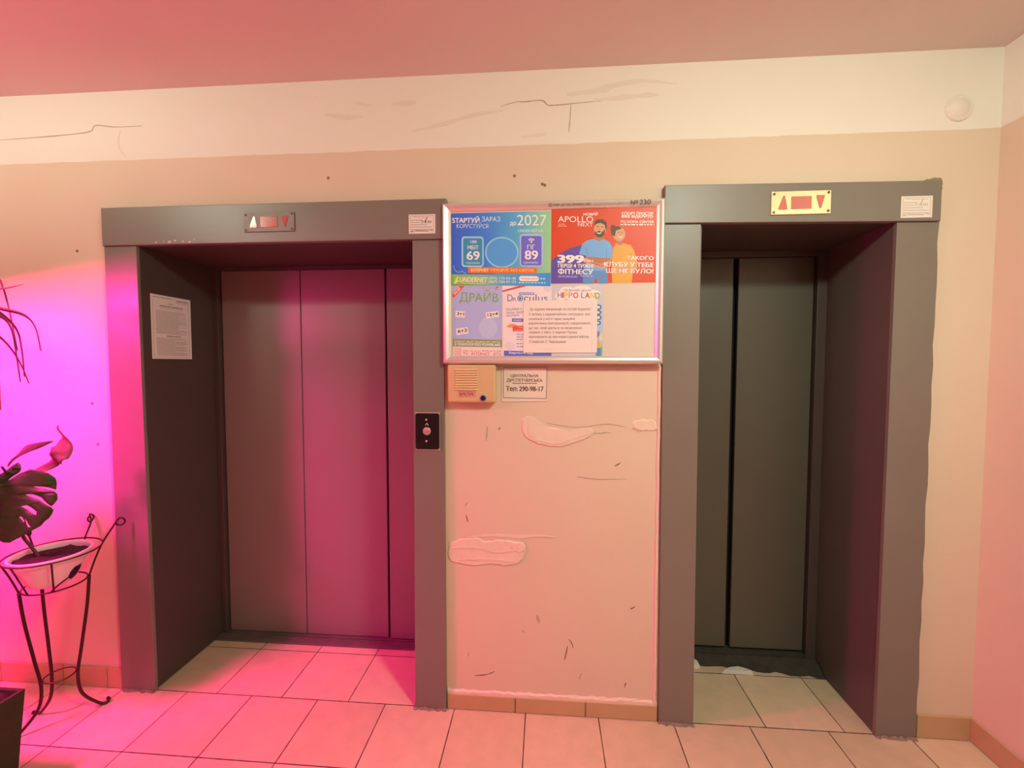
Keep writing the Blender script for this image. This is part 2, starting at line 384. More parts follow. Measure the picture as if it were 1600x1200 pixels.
# uneven filler above the pier skirting and the paint bead along the right lift frame
q = MB(); n = 40; L = []
for i in range(n+1):
    x = -.284+.864*i/n; L.append([(x, 0, .060), (x, -.006, .060), (x, -.006, .072+random.uniform(0, .009)), (x, 0, .080+random.uniform(0, .008))])
q.ring_loft(L, smooth=False); q.build('plaster_ridge', M_plaster, wall_back)
q = MB(); L = []
for i in range(31):
    z = .07+1.375*i/30; a = random.uniform(-.0015, .0015); L.append([(.562+a, 0, z), (.566+a, -.007, z), (.574+a, -.007, z), (.576, 0, z)])
q.ring_loft(L, smooth=False); q.build('plaster_ridge', M_plaster, wall_back)
# cracks and smears in the whitewashed band and above the lifts
for p in ([(-.06, 2.47), (.0, 2.485), (.035, 2.484), (.10, 2.487), (.125, 2.468), (.15, 2.466), (.20, 2.468), (.27, 2.472), (.33, 2.474)], [(-2.3, 2.42), (-2.1, 2.425), (-1.95, 2.43), (-1.82, 2.44), (-1.79, 2.465), (-1.70, 2.455), (-1.58, 2.455)], [(.215, 2.465), (.213, 2.42), (.208, 2.36)]):
    strip('crack', p, .005, 0, .001, M_crack, wall_back)
for p, wd in (([(-.42, 2.39), (-.3, 2.41), (-.18, 2.44), (-.05, 2.455)], .016), ([(-.78, 2.47), (-.70, 2.455), (-.62, 2.455)], .02), ([(-.65, 2.51), (-.58, 2.495)], .012), ([(-.50, 2.50), (-.40, 2.50)], .022),
              ([(.20, 2.505), (.32, 2.515), (.40, 2.535), (.50, 2.545)], .03), ([(.42, 2.545), (.52, 2.54), (.62, 2.525)], .01), ([(.30, 2.478), (.45, 2.487), (.55, 2.49)], .022), ([(-1.68, 2.44), (-1.69, 2.38), (-1.66, 2.33)], .012), ([(.02, 2.35), (.12, 2.357)], .016)):
    strip('plaster_smear', p, wd, 0, random.uniform(.0004, .0012), M_faint, wall_back)
for x, z in ((.105, 2.165), (.115, 2.16), (-.005, 2.20), (-1.90, 1.94), (-1.86, 1.28), (-1.84, 1.10), (-.77, 2.215)):
    MB().lathe([(.006, 0), (.006, .001)], (x, 0, z), 'y', 10, cap1=True).build('nail_hole', M_mark, wall_back)
blob('paint_drip', [(1.50, 2.130), (1.545, 2.145), (1.578, 2.142), (1.583, 2.115), (1.572, 2.09), (1.565, 2.125), (1.53, 2.128)], 0, .0015, mat('grey paint smear', (.30, .22, .14), .7), wall_back, .002)

# skirting tiles
q = MB()
for a, b in ((-.284, .0), (.004, .290), (.294, .580)): q.box(a, b, -.010, 0, .002, .065, .0015)
q.build('baseboard_pier', M_base, kind='structure')
q = MB()
for a, b in ((-2.96, -2.66), (-2.656, -2.36), (-2.356, -2.05), (-2.046, -1.835), (-1.831, -1.760)): q.box(a, b, -.010, 0, .002, .090, .0015)
q.build('baseboard_left', M_base, kind='structure')
q = MB(); q.box(1.570, 1.763, -.010, 0, .002, .092, .0015)
q.build('baseboard_back', M_base, kind='structure')
q = MB()
for k in range(8): q.box(1.763, 1.773, -.302*(k+1)+.003, -.302*k-.001, .002, .092, .0015)
q.build('baseboard_right', M_base, kind='structure')

# ------------------------------------------------------------------ lift entrances
def jag(x, z0, z1, n, amp): return [(x+random.uniform(-amp, amp), z0+(z1-z0)*i/n) for i in range(n+1)]
E1 = thing('elevator_entrance', 'wide lift entrance with grey frame and three pink-lit door leaves, left of the notice board', 'elevator', (-1.02, 0, 0))
MB().prism([(-1.755, 2.111), (-.275, 2.111), (-.275, 1.953), (-1.755, 1.953)], -.026, 0, .003).build('header_board', M_paint, E1)
MB().prism([(-1.757, 1.953), (-1.610, 1.953), (-1.598, .002), (-1.757, .002)], -.016, 0, .002).build('jamb', M_paint, E1)
MB().prism([(-.416, 1.953), (-.290, 1.953), (-.288, .002), (-.421, .002)], -.016, 0, .002).build('jamb', M_paint, E1)
MB().box(-1.613, -1.605, -.002, .45, .002, 1.955).build('side_reveal', M_reveal_shade, E1)
MB().box(-.418, -.410, -.002, .45, .002, 1.955).build('side_reveal', M_reveal_shade, E1)
MB().box(-1.613, -.410, -.002, .45, 1.955, 1.963).build('soffit', M_reveal_shade, E1)
MB().box(-1.605, -1.577, .398, .45, .002, 1.955, .003).build('door_post', M_reveal_shade, E1)
MB().box(-1.577, -.418, .405, .45, 1.938, 1.955, .002).build('lintel_strip', M_reveal_shade, E1)
MB().box(-1.572, -1.1445, .420, .444, .014, 1.937, .003).build('door_leaf', M_door_lit, E1)
MB().box(-1.1405, -.696, .420, .444, .014, 1.937, .003).build('door_leaf', M_door_lit, E1)
MB().box(-.684, -.420, .414, .438, .014, 1.937, .003).build('door_leaf', M_door_lit, E1)
MB().box(-1.577, -.418, .45, .46, .002, 1.955).build('shaft_dark', M_black, E1)  # black sheet standing in for the dark of the shaft
q = MB(); q.box(-1.605, -.418, .345, .398, .0005, .010, .002); q.box(-1.577, -.418, .402, .445, .0005, .012, .001)
q.build('threshold', M_sill, E1)

M_glint = mat('painted glint', (.62, .52, .45), .5)  # pale dots painted in as glints along the header edge
for x, z, r in ((-1.51, 1.962, .006), (-1.475, 1.965, .004), (-1.45, 1.963, .008), (-1.425, 1.968, .005), (-1.39, 1.964, .005), (-1.36, 1.961, .006), (-1.34, 1.970, .003)):
    MB().lathe([(r, 0), (r*.8, .0012)], (x, -.026, z), 'y', 7, cap1=True, sy=.6).build('glint_dot', M_glint, E1)
E2 = thing('elevator_entrance', 'narrow lift entrance with doors shaded olive-grey and dirty threshold, right of the notice board', 'elevator', (1.07, 0, 0))
MB().prism([(.573, 2.137), (1.561, 2.126), (1.561, 1.980), (.571, 1.994)], -.026, 0, .003).build('header_board', M_paint, E2)
MB().prism([(.575, 1.993), (.713, 1.991), (.722, .002), (.585, .002)], -.016, 0, .002).build('jamb', M_paint, E2)
MB().prism([(1.418, 1.981)]+jag(1.562, 1.979, .02, 26, .003)+[(1.558, .002), (1.414, .002)], -.016, 0).build('jamb', M_paint, E2)
MB().box(.712, .720, -.002, .44, .002, 1.985).build('side_reveal', M_reveal_shadeR, E2)
MB().box(1.418, 1.426, -.002, .44, .002, 1.985).build('side_reveal', M_reveal_shadeR, E2)
MB().box(.712, 1.426, -.002, .44, 1.985, 1.993).build('soffit', M_reveal_shade, E2)
MB().box(1.374, 1.418, .375, .44, .002, 1.985, .003).build('door_post', M_reveal_shade, E2)
MB().box(.720, 1.374, .385, .44, 1.957, 1.985, .002).build('lintel_strip', M_reveal_shade, E2)
MB().box(.722, 1.0085, .402, .426, .065, 1.956, .003).build('door_leaf', M_door_shade, E2)
MB().box(1.031, 1.371, .400, .424, .065, 1.956, .003).build('door_leaf', M_door_shade, E2)
MB().box(.720, 1.374, .44, .45, .002, 1.985).build('shaft_dark', M_black, E2)  # black sheet for the darkness seen through the door gap
q = MB(); L = []
for i in range(25):
    x = .720+.694*i/24; yf = .352-.05*(i/24)**1.5+random.uniform(-.010, .008)
    L.append([(x, yf, .0005), (x, yf+.012, .022+random.uniform(-.006, .006)), (x, .372, .045), (x, .373, .0005)])
q.ring_loft(L, smooth=False); q.box(.720, 1.374, .376, .438, .0005, .055, .002)
q.build('threshold', M_sillR, E2)
M_mortar = mat('bare white mortar', (.72, .70, .62), .9, bump=.6, bscale=40)
def chunk(pts, h): 
    q = MB(); n = len(pts); a = [(x, y, .0005) for x, y in pts]; cx = sum(p[0] for p in pts)/n; cy = sum(p[1] for p in pts)/n
    b = [(x+(cx-x)*.18, y+(cy-y)*.18, h*random.uniform(.7, 1.1)) for x, y in pts]; q.ring_loft([a, b], smooth=False); return q
chunk([(.722, .322), (.80, .318), (.865, .326), (.872, .345), (.84, .372), (.80, .368), (.76, .362), (.722, .36)], .032).build('mortar_patch', M_mortar, E2)
chunk([(.955, .300), (1.05, .298), (1.10, .296), (1.085, .320), (1.045, .338), (.99, .326)], .022).build('mortar_patch', M_mortar, E2)

# crumbs of mortar at the jamb feet
def crumbs(name, x0, x1, y, parent, m_):
    q = MB()
    L = []
    for i in range(15):
        x = x0+(x1-x0)*i/14; yy = y-random.uniform(.004, .014); h = random.uniform(.003, .012); L.append([(x, yy, .0004), (x, yy+.006, h), (x, y, h), (x, y, .0004)])
    q.ring_loft(L, smooth=False); q.build(name, m_, parent)
M_caulk = mat('dirty joint mortar', (.26, .19, .15), .95, vary=.5, vscale=50, bump=.6, bscale=60)
crumbs('joint_mortar', -.425, -.288, -.0165, E1, M_caulk); crumbs('joint_mortar', -1.757, -1.598, -.0165, E1, M_caulk)
crumbs('joint_mortar', .583, .724, -.0165, E2, M_caulk); crumbs('joint_mortar', 1.412, 1.562, -.0165, E2, M_caulk)

# ------------------------------------------------------------------ floor indicators over the lifts
def indicator(label, x0, x1, z0, z1, plate, lens, scr):
    cx, cz = (x0+x1)/2, (z0+z1)/2; W, H = x1-x0, z1-z0; y = -.026
    t = thing('floor_indicator', label, 'floor indicator', (cx, y, cz))
    MB().box(x0, x1, y-.005, y, z0, z1, .0015).build('face_plate', plate, t)
    def pz(u, v): return (x0+u*W, z1-v*H)
    MB().prism([pz(.335, .24), pz(.675, .24), pz(.675, .78), pz(.335, .78)], y-.0065, y-.0045, .0005).build('display_window', lens, t)
    MB().prism([pz(.20, .20), pz(.225, .20), pz(.272, .74), pz(.265, .79), pz(.125, .79), pz(.12, .73)], y-.0065, y-.0045, .0005).build('up_arrow', lens, t)
    MB().prism([pz(.755, .21), pz(.885, .21), pz(.89, .27), pz(.835, .77), pz(.81, .77), pz(.752, .27)], y-.0065, y-.0045, .0005).build('down_arrow', lens, t)
    for u, v in ((.045, .12), (.955, .10), (.045, .90), (.955, .88)):
        X, Z = pz(u, v); MB().lathe([(.0045, 0), (.0045, .0015), (.002, .0022)], (X, y-.005, Z), 'y', 12, cap1=True).build('screw', scr, t)
    return t
M_steel = mat('brushed steel plate', (.23, .19, .165), .5, metal=.25, vary=.15, vscale=20)
M_brass = mat('pale brass plate', (.86, .74, .46), .22, metal=.75, vary=.10, vscale=25)
M_screw = mat('dark screw', (.12, .10, .09), .4, metal=.6)
M_red = mat('dark red lens', (.38, .02, .025), .12, spec=.6, emit=((1, .02, .03), .05))
M_redp = mat('faded red lens', (.60, .16, .13), .15, spec=.6)
indicator('dull steel floor indicator with dark red window over the wide lift', -1.118, -.902, 1.995, 2.073, M_steel, M_red, M_screw)
indicator('shiny brass floor indicator with faded red arrows over the narrow lift', .961, 1.174, 2.014, 2.100, M_brass, M_redp, M_screw)

# ------------------------------------------------------------------ call button
t = thing('call_button', 'black call button panel with round lit button on the jamb', 'call button', (-.359, -.016, 1.18))
MB().box(-.411, -.307, -.019, -.016, 1.100, 1.258, .001).build('back_plate', mat('worn frame edge', (.55, .42, .38), .4, metal=.3), t)
MB().prism([(-.403, 1.106), (-.315, 1.106), (-.309, 1.112), (-.309, 1.247), (-.315, 1.253), (-.403, 1.253), (-.408, 1.247), (-.408, 1.112)], -.024, -.018, .0015).build('panel', mat('black plastic', (.012, .010, .010), .25), t)
q = MB(); q.lathe([(.0165, 0), (.0165, .004), (.014, .006), (.012, .0045), (.0001, .0048)], (-.360, -.0240, 1.181), 'y', 32); q.build('button', mat('chrome button', (.75, .66, .62), .22, metal=.7), t)
q = MB(); q.lathe([(.0035, 0), (.0035, .001)], (-.360, -.0290, 1.181), 'y', 14, cap1=True); q.build('button_lamp', mat('red button lamp', (.5, .05, .08), .3, emit=((1, .05, .1), .25)), t)
q = MB()
for a, b in (((-.3665, 1.204), (-.360, 1.213)), ((-.3535, 1.204), (-.360, 1.213))): q.tube([(a[0], -.0245, a[1]), (b[0], -.0245, b[1])], .0011, 6)
q.build('arrow_mark', mat('white print', (.75, .70, .68), .5), t)
for z in (1.227, 1.139): MB().lathe([(.0045, 0), (.003, .002), (.0001, .002)], (-.3625, -.0238, z), 'y', 14).build('screw', mat('nickel screw', (.75, .70, .68), .25, metal=.9), t)

# ------------------------------------------------------------------ printed things
TINT = (1.02, .80, .72)
def ink(r, g, b, rough=.45):
    c = lin((r, g, b)); c = tuple(min(.88, c[i]/TINT[i]) for i in range(3)); return mat('ink %d %d %d' % (r, g, b), c, rough)
M_paper = mat('white paper', (.80, .78, .76), .7)
PW = ink(250, 240, 236); PK = mat('black print', (.03, .02, .02), .6); PG = mat('grey print', (.25, .20, .19), .6); PL = mat('light grey print', (.42, .36, .34), .6)

def grad(name, stops, x1):
    m = bpy.data.materials.new(name); m.use_nodes = True; nt = m.node_tree; b = nt.nodes['Principled BSDF']; b.inputs['Roughness'].default_value = .4
    tc = nt.nodes.new('ShaderNodeTexCoord'); sp = nt.nodes.new('ShaderNodeSeparateXYZ'); dv = nt.nodes.new('ShaderNodeMath'); dv.operation = 'DIVIDE'; dv.inputs[1].default_value = x1
    cr = nt.nodes.new('ShaderNodeValToRGB'); nt.links.new(tc.outputs['Object'], sp.inputs[0]); nt.links.new(sp.outputs['X'], dv.inputs[0]); nt.links.new(dv.outputs[0], cr.inputs[0]); nt.links.new(cr.outputs[0], b.inputs['Base Color'])
    e = cr.color_ramp.elements
    while len(e) < len(stops): e.new(.5)
    for el, (p, c) in zip(e, stops):
        k = lin(c); el.position = p; el.color = (*[min(.88, k[i]/TINT[i]) for i in range(3)], 1)
    return m

# notice board
t = thing('notice_board', 'large aluminium framed notice board between the two lifts', 'notice board', (.14, -.0265, 1.77))
BX0, BX1, BZ0, BZ1 = -.287, .572, 1.4555, 2.0845; FW = .031
YB = -.0265
M_alu = mat('satin aluminium', (.80, .77, .74), .38, metal=.7, vary=.04, vscale=10)
MB().box(BX0+.01, BX1-.01, YB-.008, YB, BZ0+.01, BZ1-.01).build('back_panel', mat('cream board panel', (.69, .62, .53), .55), t)
def rail(pa, pb, inx, inz):
    """mitred snap profile from corner a to corner b; (inx, inz) point into the board"""
    prof = [(0, 0), (0, .012), (.006, .020), (.014, .0225), (.023, .018), (FW, .011), (FW, .006), (FW, 0)]
    q = MB(); L = []
    for (x, z), (sx, sz) in ((pa, inx), (pb, inz)):
        L.append([(x+sx*d, YB-h, z+sz*d) for d, h in prof])
    q.ring_loft(L, True, True, smooth=False); return q
C = [(BX0, BZ1), (BX1, BZ1), (BX1, BZ0), (BX0, BZ0)]; S = [(1, -1), (-1, -1), (-1, 1), (1, 1)]
for i in range(4): rail(C[i], C[(i+1) % 4], S[i], S[(i+1) % 4]).build('frame_rail', M_alu, t)
# handwritten number and printed line on the top rail
s = Sheet(420, 32, .420, .032, .0)
s.text('№', 311, 7, 338, 24, PK, 0); s.text('230', 344, 6, 385, 25, PK, -.005)
s.rect(0, 10, 14, 24, PG); s.scribble(18, 165, 13, 6, PG, 2, 9); s.scribble(175, 300, 12, 6, PL, 1.5, 4); s.scribble(30, 230, 23, 2.5, PL)
s.build('rail_lettering', (.130, YB-.0229, BZ1-.002), t)

YP = YB-.0085     # face of the panel the sheets are stuck to
# 1: internet advertisement, blue
s = Sheet(1270, 885, .392, .2815, .0004, 190, 262, .025); W_ = .392
s.base(grad('blue to green print', [(0, (62, 96, 196)), (.35, (72, 124, 206)), (.72, (96, 168, 196)), (.93, (150, 190, 150)), (1, (156, 196, 136))], W_))
s.line([(215, 900), (235, 960), (275, 985), (330, 970), (380, 1000)], 8, ink(150, 185, 235))
s.text('STАРТУЙ', 205, 296, 552, 376, PW, .028); s.text('ЗАРАЗ', 584, 298, 820, 360, ink(225, 228, 238), -.004); s.text('КОРИСТУЙСЯ', 258, 372, 668, 441, ink(205, 215, 235), 0)
s.text('до', 945, 362, 1022, 414, PW, .02); s.text('2027', 1035, 278, 1405, 406, ink(238, 238, 232), 0); s.text('UNDER.NET.UA', 1050, 452, 1362, 486, ink(220, 228, 232), .015)
a = ink(160, 205, 232); s.rrect(322, 542, 607, 918, 40, a); s.rrect(343, 563, 590, 898, 26, ink(64, 140, 178))
s.text('100', 438, 590, 517, 624, PW, .01); s.text('МБІТ', 402, 650, 540, 700, PW, .012); s.text('69', 392, 724, 552, 828, PW, .025); s.text('грн/міс', 384, 850, 560, 886, ink(215, 225, 240), .005)
s.ell(840, 735, 215, 190, ink(150, 196, 228)); s.ell(840, 735, 196, 172, ink(86, 152, 214))
s.rrect(1068, 508, 1362, 905, 40, ink(176, 182, 222)); s.rrect(1086, 532, 1344, 888, 22, ink(112, 100, 190))
for r, th in ((48, 9), (31, 9)):
    s.line([(1215+r*math.cos(math.radians(a_)), 612+r*math.sin(math.radians(a_))) for a_ in range(-140, -39, 10)], th, PW)
s.ell(1215, 606, 11, 11, PW)
s.text('ГІГ', 1165, 638, 1263, 694, PW, .012); s.text('89', 1136, 710, 1296, 816, PW, .025); s.text('грн/міс', 1116, 836, 1302, 876, ink(215, 215, 240), .005)
s.rrect(404, 918, 1290, 990, 18, ink(232, 112, 48)); s.text('ІНТЕРНЕТ', 444, 935, 672, 972, ink(255, 225, 170), .02); s.text('ПРАЦЮЄ БЕЗ СВІТЛА', 700, 932, 1250, 972, ink(255, 205, 140), .004)
s.poly([(195, 1010), (700, 1010), (1460, 978), (1460, 1140), (195, 1140)], grad('green to blue print', [(0, (140, 185, 80)), (.3, (150, 186, 120)), (.55, (90, 160, 195)), (1, (64, 138, 205))], W_))
s.poly([(222, 1118), (262, 1040), (285, 1040), (262, 1085), (292, 1085), (272, 1128), (262, 1105), (240, 1128)], ink(214, 226, 120)); s.poly([(250, 1128), (285, 1095), (288, 1130)], ink(232, 120, 50))
s.text('UNDERNET', 298, 1044, 658, 1100, ink(248, 240, 190), .02, .22); s.scribble(320, 640, 1112, 5, ink(220, 225, 190))
s.text('(093) 170-03-48', 672, 1036, 1020, 1074, PW, .004); s.text('(067) 326-01-23', 672, 1078, 1020, 1116, PW, .004)
s.rrect(1060, 1020, 1312, 1082, 30, PW); s.text('приєднуйся', 1085, 1036, 1295, 1066, ink(220, 70, 60), .005); s.scribble(1328, 1392, 1044, 12, PW, 1.5, 3); s.scribble(1056, 1402, 1094, 13, ink(190, 215, 235), 1.5, 3)
tag(s.build('poster', (-.2525, YP, 2.0475)), 'blue internet advert with 69 and 89 price cards, upper left of the notice board', 'poster')

# 2: fitness advertisement, orange
s = Sheet(1305, 930, .404, .2875, .0004, 110, 225, .03)
OG = ink(214, 62, 26); s.base(OG)
PU = ink(98, 72, 150); q_ = [(110, 1152)] + [(110, 872), (150, 835), (200, 795), (260, 755), (330, 715), (400, 690), (500, 668), (600, 668), (600, 1140)]; s.poly(q_, PU)
SK = ink(216, 142, 104); SKd = ink(186, 106, 76); HR = ink(92, 50, 36); BL = ink(120, 160, 205); BLd = ink(98, 132, 180); YE = ink(226, 150, 52); YEd = ink(206, 124, 40)
# woman in an ochre jumper
s.poly([(905, 640), (940, 625), (1000, 640), (1090, 665), (1130, 720), (1165, 830), (1175, 940), (1120, 990), (1110, 1128), (870, 1135), (860, 900), (875, 720)], YE); s.line([(1095, 760), (1080, 830), (1040, 880)], 8, YEd)
s.poly([(925, 600), (990, 600), (1000, 650), (955, 668), (915, 645)], SKd); s.ell(945, 525, 78, 92, SK, rot=-14); s.poly([(870, 545), (868, 480), (890, 440), (940, 432), (985, 455), (960, 470), (910, 485), (895, 560)], HR)
s.ell(872, 448, 30, 32, HR); s.poly([(840, 455), (862, 462), (880, 520), (870, 560), (850, 520)], HR); s.line([(930, 510), (948, 506)], 8, HR); s.line([(975, 505), (992, 508)], 8, HR); s.line([(940, 560), (965, 572), (990, 560)], 10, PW); s.line([(966, 512), (972, 540)], 5, SKd)
s.poly([(940, 900), (1000, 905), (1100, 925), (1150, 880), (1175, 900), (1130, 950), (1020, 1000), (960, 1010), (930, 960)], SK)
# man in a pale blue shirt, arms folded
s.poly([(512, 930), (800, 930), (820, 1140), (700, 1142), (662, 1060), (640, 1144), (505, 1148)], BLd)
s.poly([(500, 650), (560, 610), (640, 590), (760, 590), (830, 630), (872, 690), (862, 830), (800, 850), (800, 980), (540, 990), (545, 800), (455, 780)], BL); s.line([(545, 700), (560, 800)], 8, BLd); s.line([(800, 700), (795, 840)], 8, BLd)
s.poly([(650, 540), (750, 540), (756, 595), (705, 622), (648, 598)], SKd); s.ell(715, 462, 76, 108, SK, rot=8); s.poly([(640, 440), (650, 375), (690, 350), (750, 352), (796, 390), (797, 450), (782, 480), (770, 420), (720, 395), (668, 405)], HR)
s.poly([(644, 490), (660, 510), (700, 490), (740, 508), (778, 470), (770, 530), (735, 572), (690, 572), (655, 545)], HR); s.line([(676, 516), (705, 526), (728, 512)], 12, PW); s.line([(672, 442), (695, 438)], 9, HR); s.line([(728, 440), (752, 444)], 9, HR); s.line([(706, 450), (700, 484)], 6, SKd)
s.poly([(480, 860), (560, 810), (640, 840), (760, 880), (835, 820), (860, 840), (800, 945), (740, 960), (620, 920), (520, 880)], SK); s.poly([(540, 812), (640, 815), (840, 828), (850, 850), (720, 900), (600, 870)], SKd); s.line([(600, 880), (700, 915), (770, 925)], 7, HR)
s.text('НОВИЙ', 508, 262, 682, 306, PW, .02); s.text('APOLLO', 192, 316, 628, 388, PW, -.004); s.text('NEXT', 440, 392, 626, 438, PW, 0); s.scribble(195, 275, 410, 7, ink(250, 180, 150)); s.scribble(195, 300, 432, 9, ink(250, 180, 150))
s.text('СПОРТ ПРОСТІР', 978, 259, 1356, 295, PW, .025); s.text('ВЖЕ ВІДКРИТО', 976, 297, 1356, 336, PW, .025); s.text('ТЦ DOMA CENTER', 963, 362, 1368, 400, PW, .025); s.scribble(965, 1368, 407, 13, PW, 1.5, 4)
s.text('399', 196, 798, 508, 890, PW, .05); s.text('ГРН', 520, 848, 632, 882, PW, .015); s.text('ПЕРШІ 4 ТИЖНІ', 198, 902, 634, 950, PW, .03); s.text('ФІТНЕСУ', 198, 962, 632, 1034, PW, .028); s.scribble(198, 455, 1052, 22, ink(160, 140, 200), 1.2, 2.5, .4); s.scribble(475, 630, 1048, 10, ink(190, 180, 215))
s.text('ТАКОГО', 1048, 795, 1370, 842, PW, .025); s.text('КЛУБУ У ТЕБЕ', 768, 874, 1370, 930, PW, .025); s.text('ЩЕ НЕ БУЛО!', 795, 952, 1370, 1018, PW, .025)
tag(s.build('poster', (.1415, YP, 2.0555)), 'orange fitness club advert with a bearded man and a woman, upper right of the board', 'poster')

# 3: internet advertisement, lilac
s = Sheet(695, 990, .1965, .2785, .0004, 148, 140, .02)
s.base(ink(176, 172, 208)); s.ell(650, 720, 130, 150, ink(188, 186, 216))
s.poly([(144, 296), (144, 258), (240, 140), (320, 138), (168, 304)], ink(232, 84, 66)); s.text('АКЦІЯ', 150, 195, 272, 235, PW, .02, 0, -47)
s.line([(560, 166), (722, 163)], 8, PL); s.poly([(742, 180), (762, 148), (802, 146), (784, 182)], ink(206, 60, 54)); s.line([(752, 168), (792, 164)], 6, PW)
s.text('ДРАЙВ', 245, 190, 795, 385, ink(128, 166, 86), .008)
for x0, y0, x1, y1, tx, rt in ((188, 492, 322, 580, '3+1', 4), (622, 494, 800, 580, '12+4', -8), (200, 728, 365, 818, '6+2', -9)):
    cx, cy = (x0+x1)/2, (y0+y1)/2; c_, q2 = math.cos(math.radians(rt)), math.sin(math.radians(rt))
    s.poly([(cx+dx*c_-dy*q2, cy+dx*q2+dy*c_) for dx, dy in (((x0-cx), (y0-cy)), ((x1-cx), (y0-cy)), ((x1-cx), (y1-cy)), ((x0-cx), (y1-cy)))], PW)
    s.text(tx, x0+20, y0+16, x1-14, y1-28, PK, .03, 0, rt); s.line([(cx-32*c_, cy+28-32*q2), (cx+38*c_, cy+28+38*q2)], 6, PL)
s.rect(148, 888, 845, 988, ink(138, 148, 84)); s.text('ІНТЕРНЕТ ЯКИЙ ПРАЦЮЄ БЕЗ СВІТЛА', 172, 902, 822, 934, ink(246, 240, 200), .02); s.text('З ТЕХНОЛОГІЄЮ POWERLAKE', 172, 938, 822, 976, PW, .035)
s.rect(148, 994, 845, 1130, ink(244, 204, 190)); s.text('(096) 166 66 66', 290, 1042, 540, 1064, ink(150, 84, 60), .01); s.text('WWW.UA-TV.ONE', 562, 1036, 832, 1060, ink(150, 84, 60), .01); s.text('TV · INTERNET · IPTV', 294, 1070, 834, 1112, ink(196, 92, 70), .012)
s.rect(178, 1010, 272, 1118, ink(232, 176, 160))
tag(s.build('poster', (-.2485, YP, 1.764)), 'lilac internet advert with green heading and sum cards, lower left of the notice board', 'poster')

# 4: optician, pale pink
s = Sheet(700, 990, .1935, .2785, .0004, 45, 137, .022)
s.base(ink(240, 208, 204)); s.ell(690, 160, 60, 60, ink(226, 198, 200)); s.ell(150, 980, 70, 60, ink(230, 200, 200))
s.poly([(45, 205), (330, 124), (470, 122), (45, 230)], ink(216, 84, 76)); s.rrect(280, 228, 502, 264, 16, ink(130, 130, 180)); s.scribble(300, 485, 240, 11, ink(220, 215, 235), 1.5, 4)
DP = ink(120, 88, 116); s.text('D', 118, 260, 190, 354, DP, -.028); s.text('R', 194, 302, 246, 353, DP, -.015)
s.ell(299, 312, 42, 42, ink(96, 116, 186)); s.ell(299, 312, 29, 29, ink(190, 200, 228)); s.ell(297, 313, 14, 15, ink(46, 40, 80)); s.text('culus', 352, 254, 688, 353, DP, -.028)
TB = ink(132, 106, 140)
for tx, x0, y0, x1, y1 in (('Окуляри у Дніпрі', 95, 432, 480, 484), ('лінзи, перевірка', 97, 482, 470, 532), ('окулярів', 102, 532, 282, 572)): s.text(tx, x0, y0, x1, y1, TB, .004, 0, -4)
s.rect(182, 592, 420, 640, ink(112, 112, 184)); s.text('обирай', 205, 602, 315, 632, PW, .01)
s.poly([(115, 690), (170, 668), (250, 676), (240, 712), (150, 725), (120, 712)], ink(230, 150, 92)); s.line([(96, 712), (130, 704)], 7, ink(226, 120, 80)); s.poly([(188, 708), (250, 694), (420, 684), (420, 760), (196, 774)], ink(226, 84, 66)); s.line([(268, 716), (420, 706)], 12, ink(240, 150, 130)); s.line([(210, 756), (420, 740)], 7, ink(240, 150, 130))
for y in (808, 846, 880, 938, 980): s.scribble(250, 480, y, 11, TB, 2, 6)
s.rect(68, 1046, 745, 1118, ink(100, 104, 182)); s.text('Вартість від', 142, 1058, 480, 1094, PW, .02)
tag(s.build('poster', (-.0495, YP, 1.7632)), 'pale pink optician advert with an eye in its name, partly behind the white notice', 'poster')

# 5: children's centre
s = Sheet(708, 990, .1975, .2785, .0004, 757, 122, .022)
s.base(ink(206, 188, 188)); cl = ink(244, 214, 202)
for cx, cy, rx, ry in ((1120, 240, 300, 80), (980, 190, 110, 50), (1180, 170, 120, 45), (1330, 240, 100, 60), (880, 270, 80, 60), (1080, 300, 110, 40), (1270, 300, 100, 40)): s.ell(cx, cy, rx, ry, cl)
s.text('ОСВІТНІЙ ЦЕНТР', 925, 168, 1300, 214, ink(150, 110, 130), .015)
x = 838
for ch, wd, c in (('H', 55, (150, 110, 130)), ('I', 16, (196, 60, 70)), ('P', 52, (236, 176, 60)), ('P', 52, (226, 130, 120)), ('O', 66, (196, 60, 70)), (' ', 20, 0), ('L', 44, (150, 110, 130)), ('A', 62, (196, 60, 90)), ('N', 58, (236, 180, 60)), ('D', 58, (120, 150, 84))):
    if ch != ' ': s.text(ch, x, 222, x+wd, 296, ink(*c), .02)
    x += wd+11
s.rect(1362, 372, 1462, 1112, ink(176, 186, 206))
for y, r in ((418, 36), (490, 32), (560, 36), (634, 30)): s.ell(1402, y, r+8, r, ink(66, 70, 120)); s.ell(1402, y, r-8, r-14, ink(214, 206, 214))
s.poly([(1375, 770), (1420, 740), (1425, 800), (1380, 850)], ink(140, 120, 160)); s.poly([(1380, 960), (1400, 870), (1420, 880), (1450, 970), (1448, 1000), (1375, 1000)], ink(226, 170, 70)); s.rect(1375, 980, 1440, 1108, ink(96, 130, 190)); s.rect(1440, 960, 1462, 1108, ink(120, 170, 110)); s.poly([(1430, 800), (1462, 760), (1462, 880), (1420, 870)], ink(236, 196, 150))
tag(s.build('poster', (.1445, YP, 1.7628)), 'grey children\'s centre advert with white cloud heading, partly behind the white notice', 'poster')

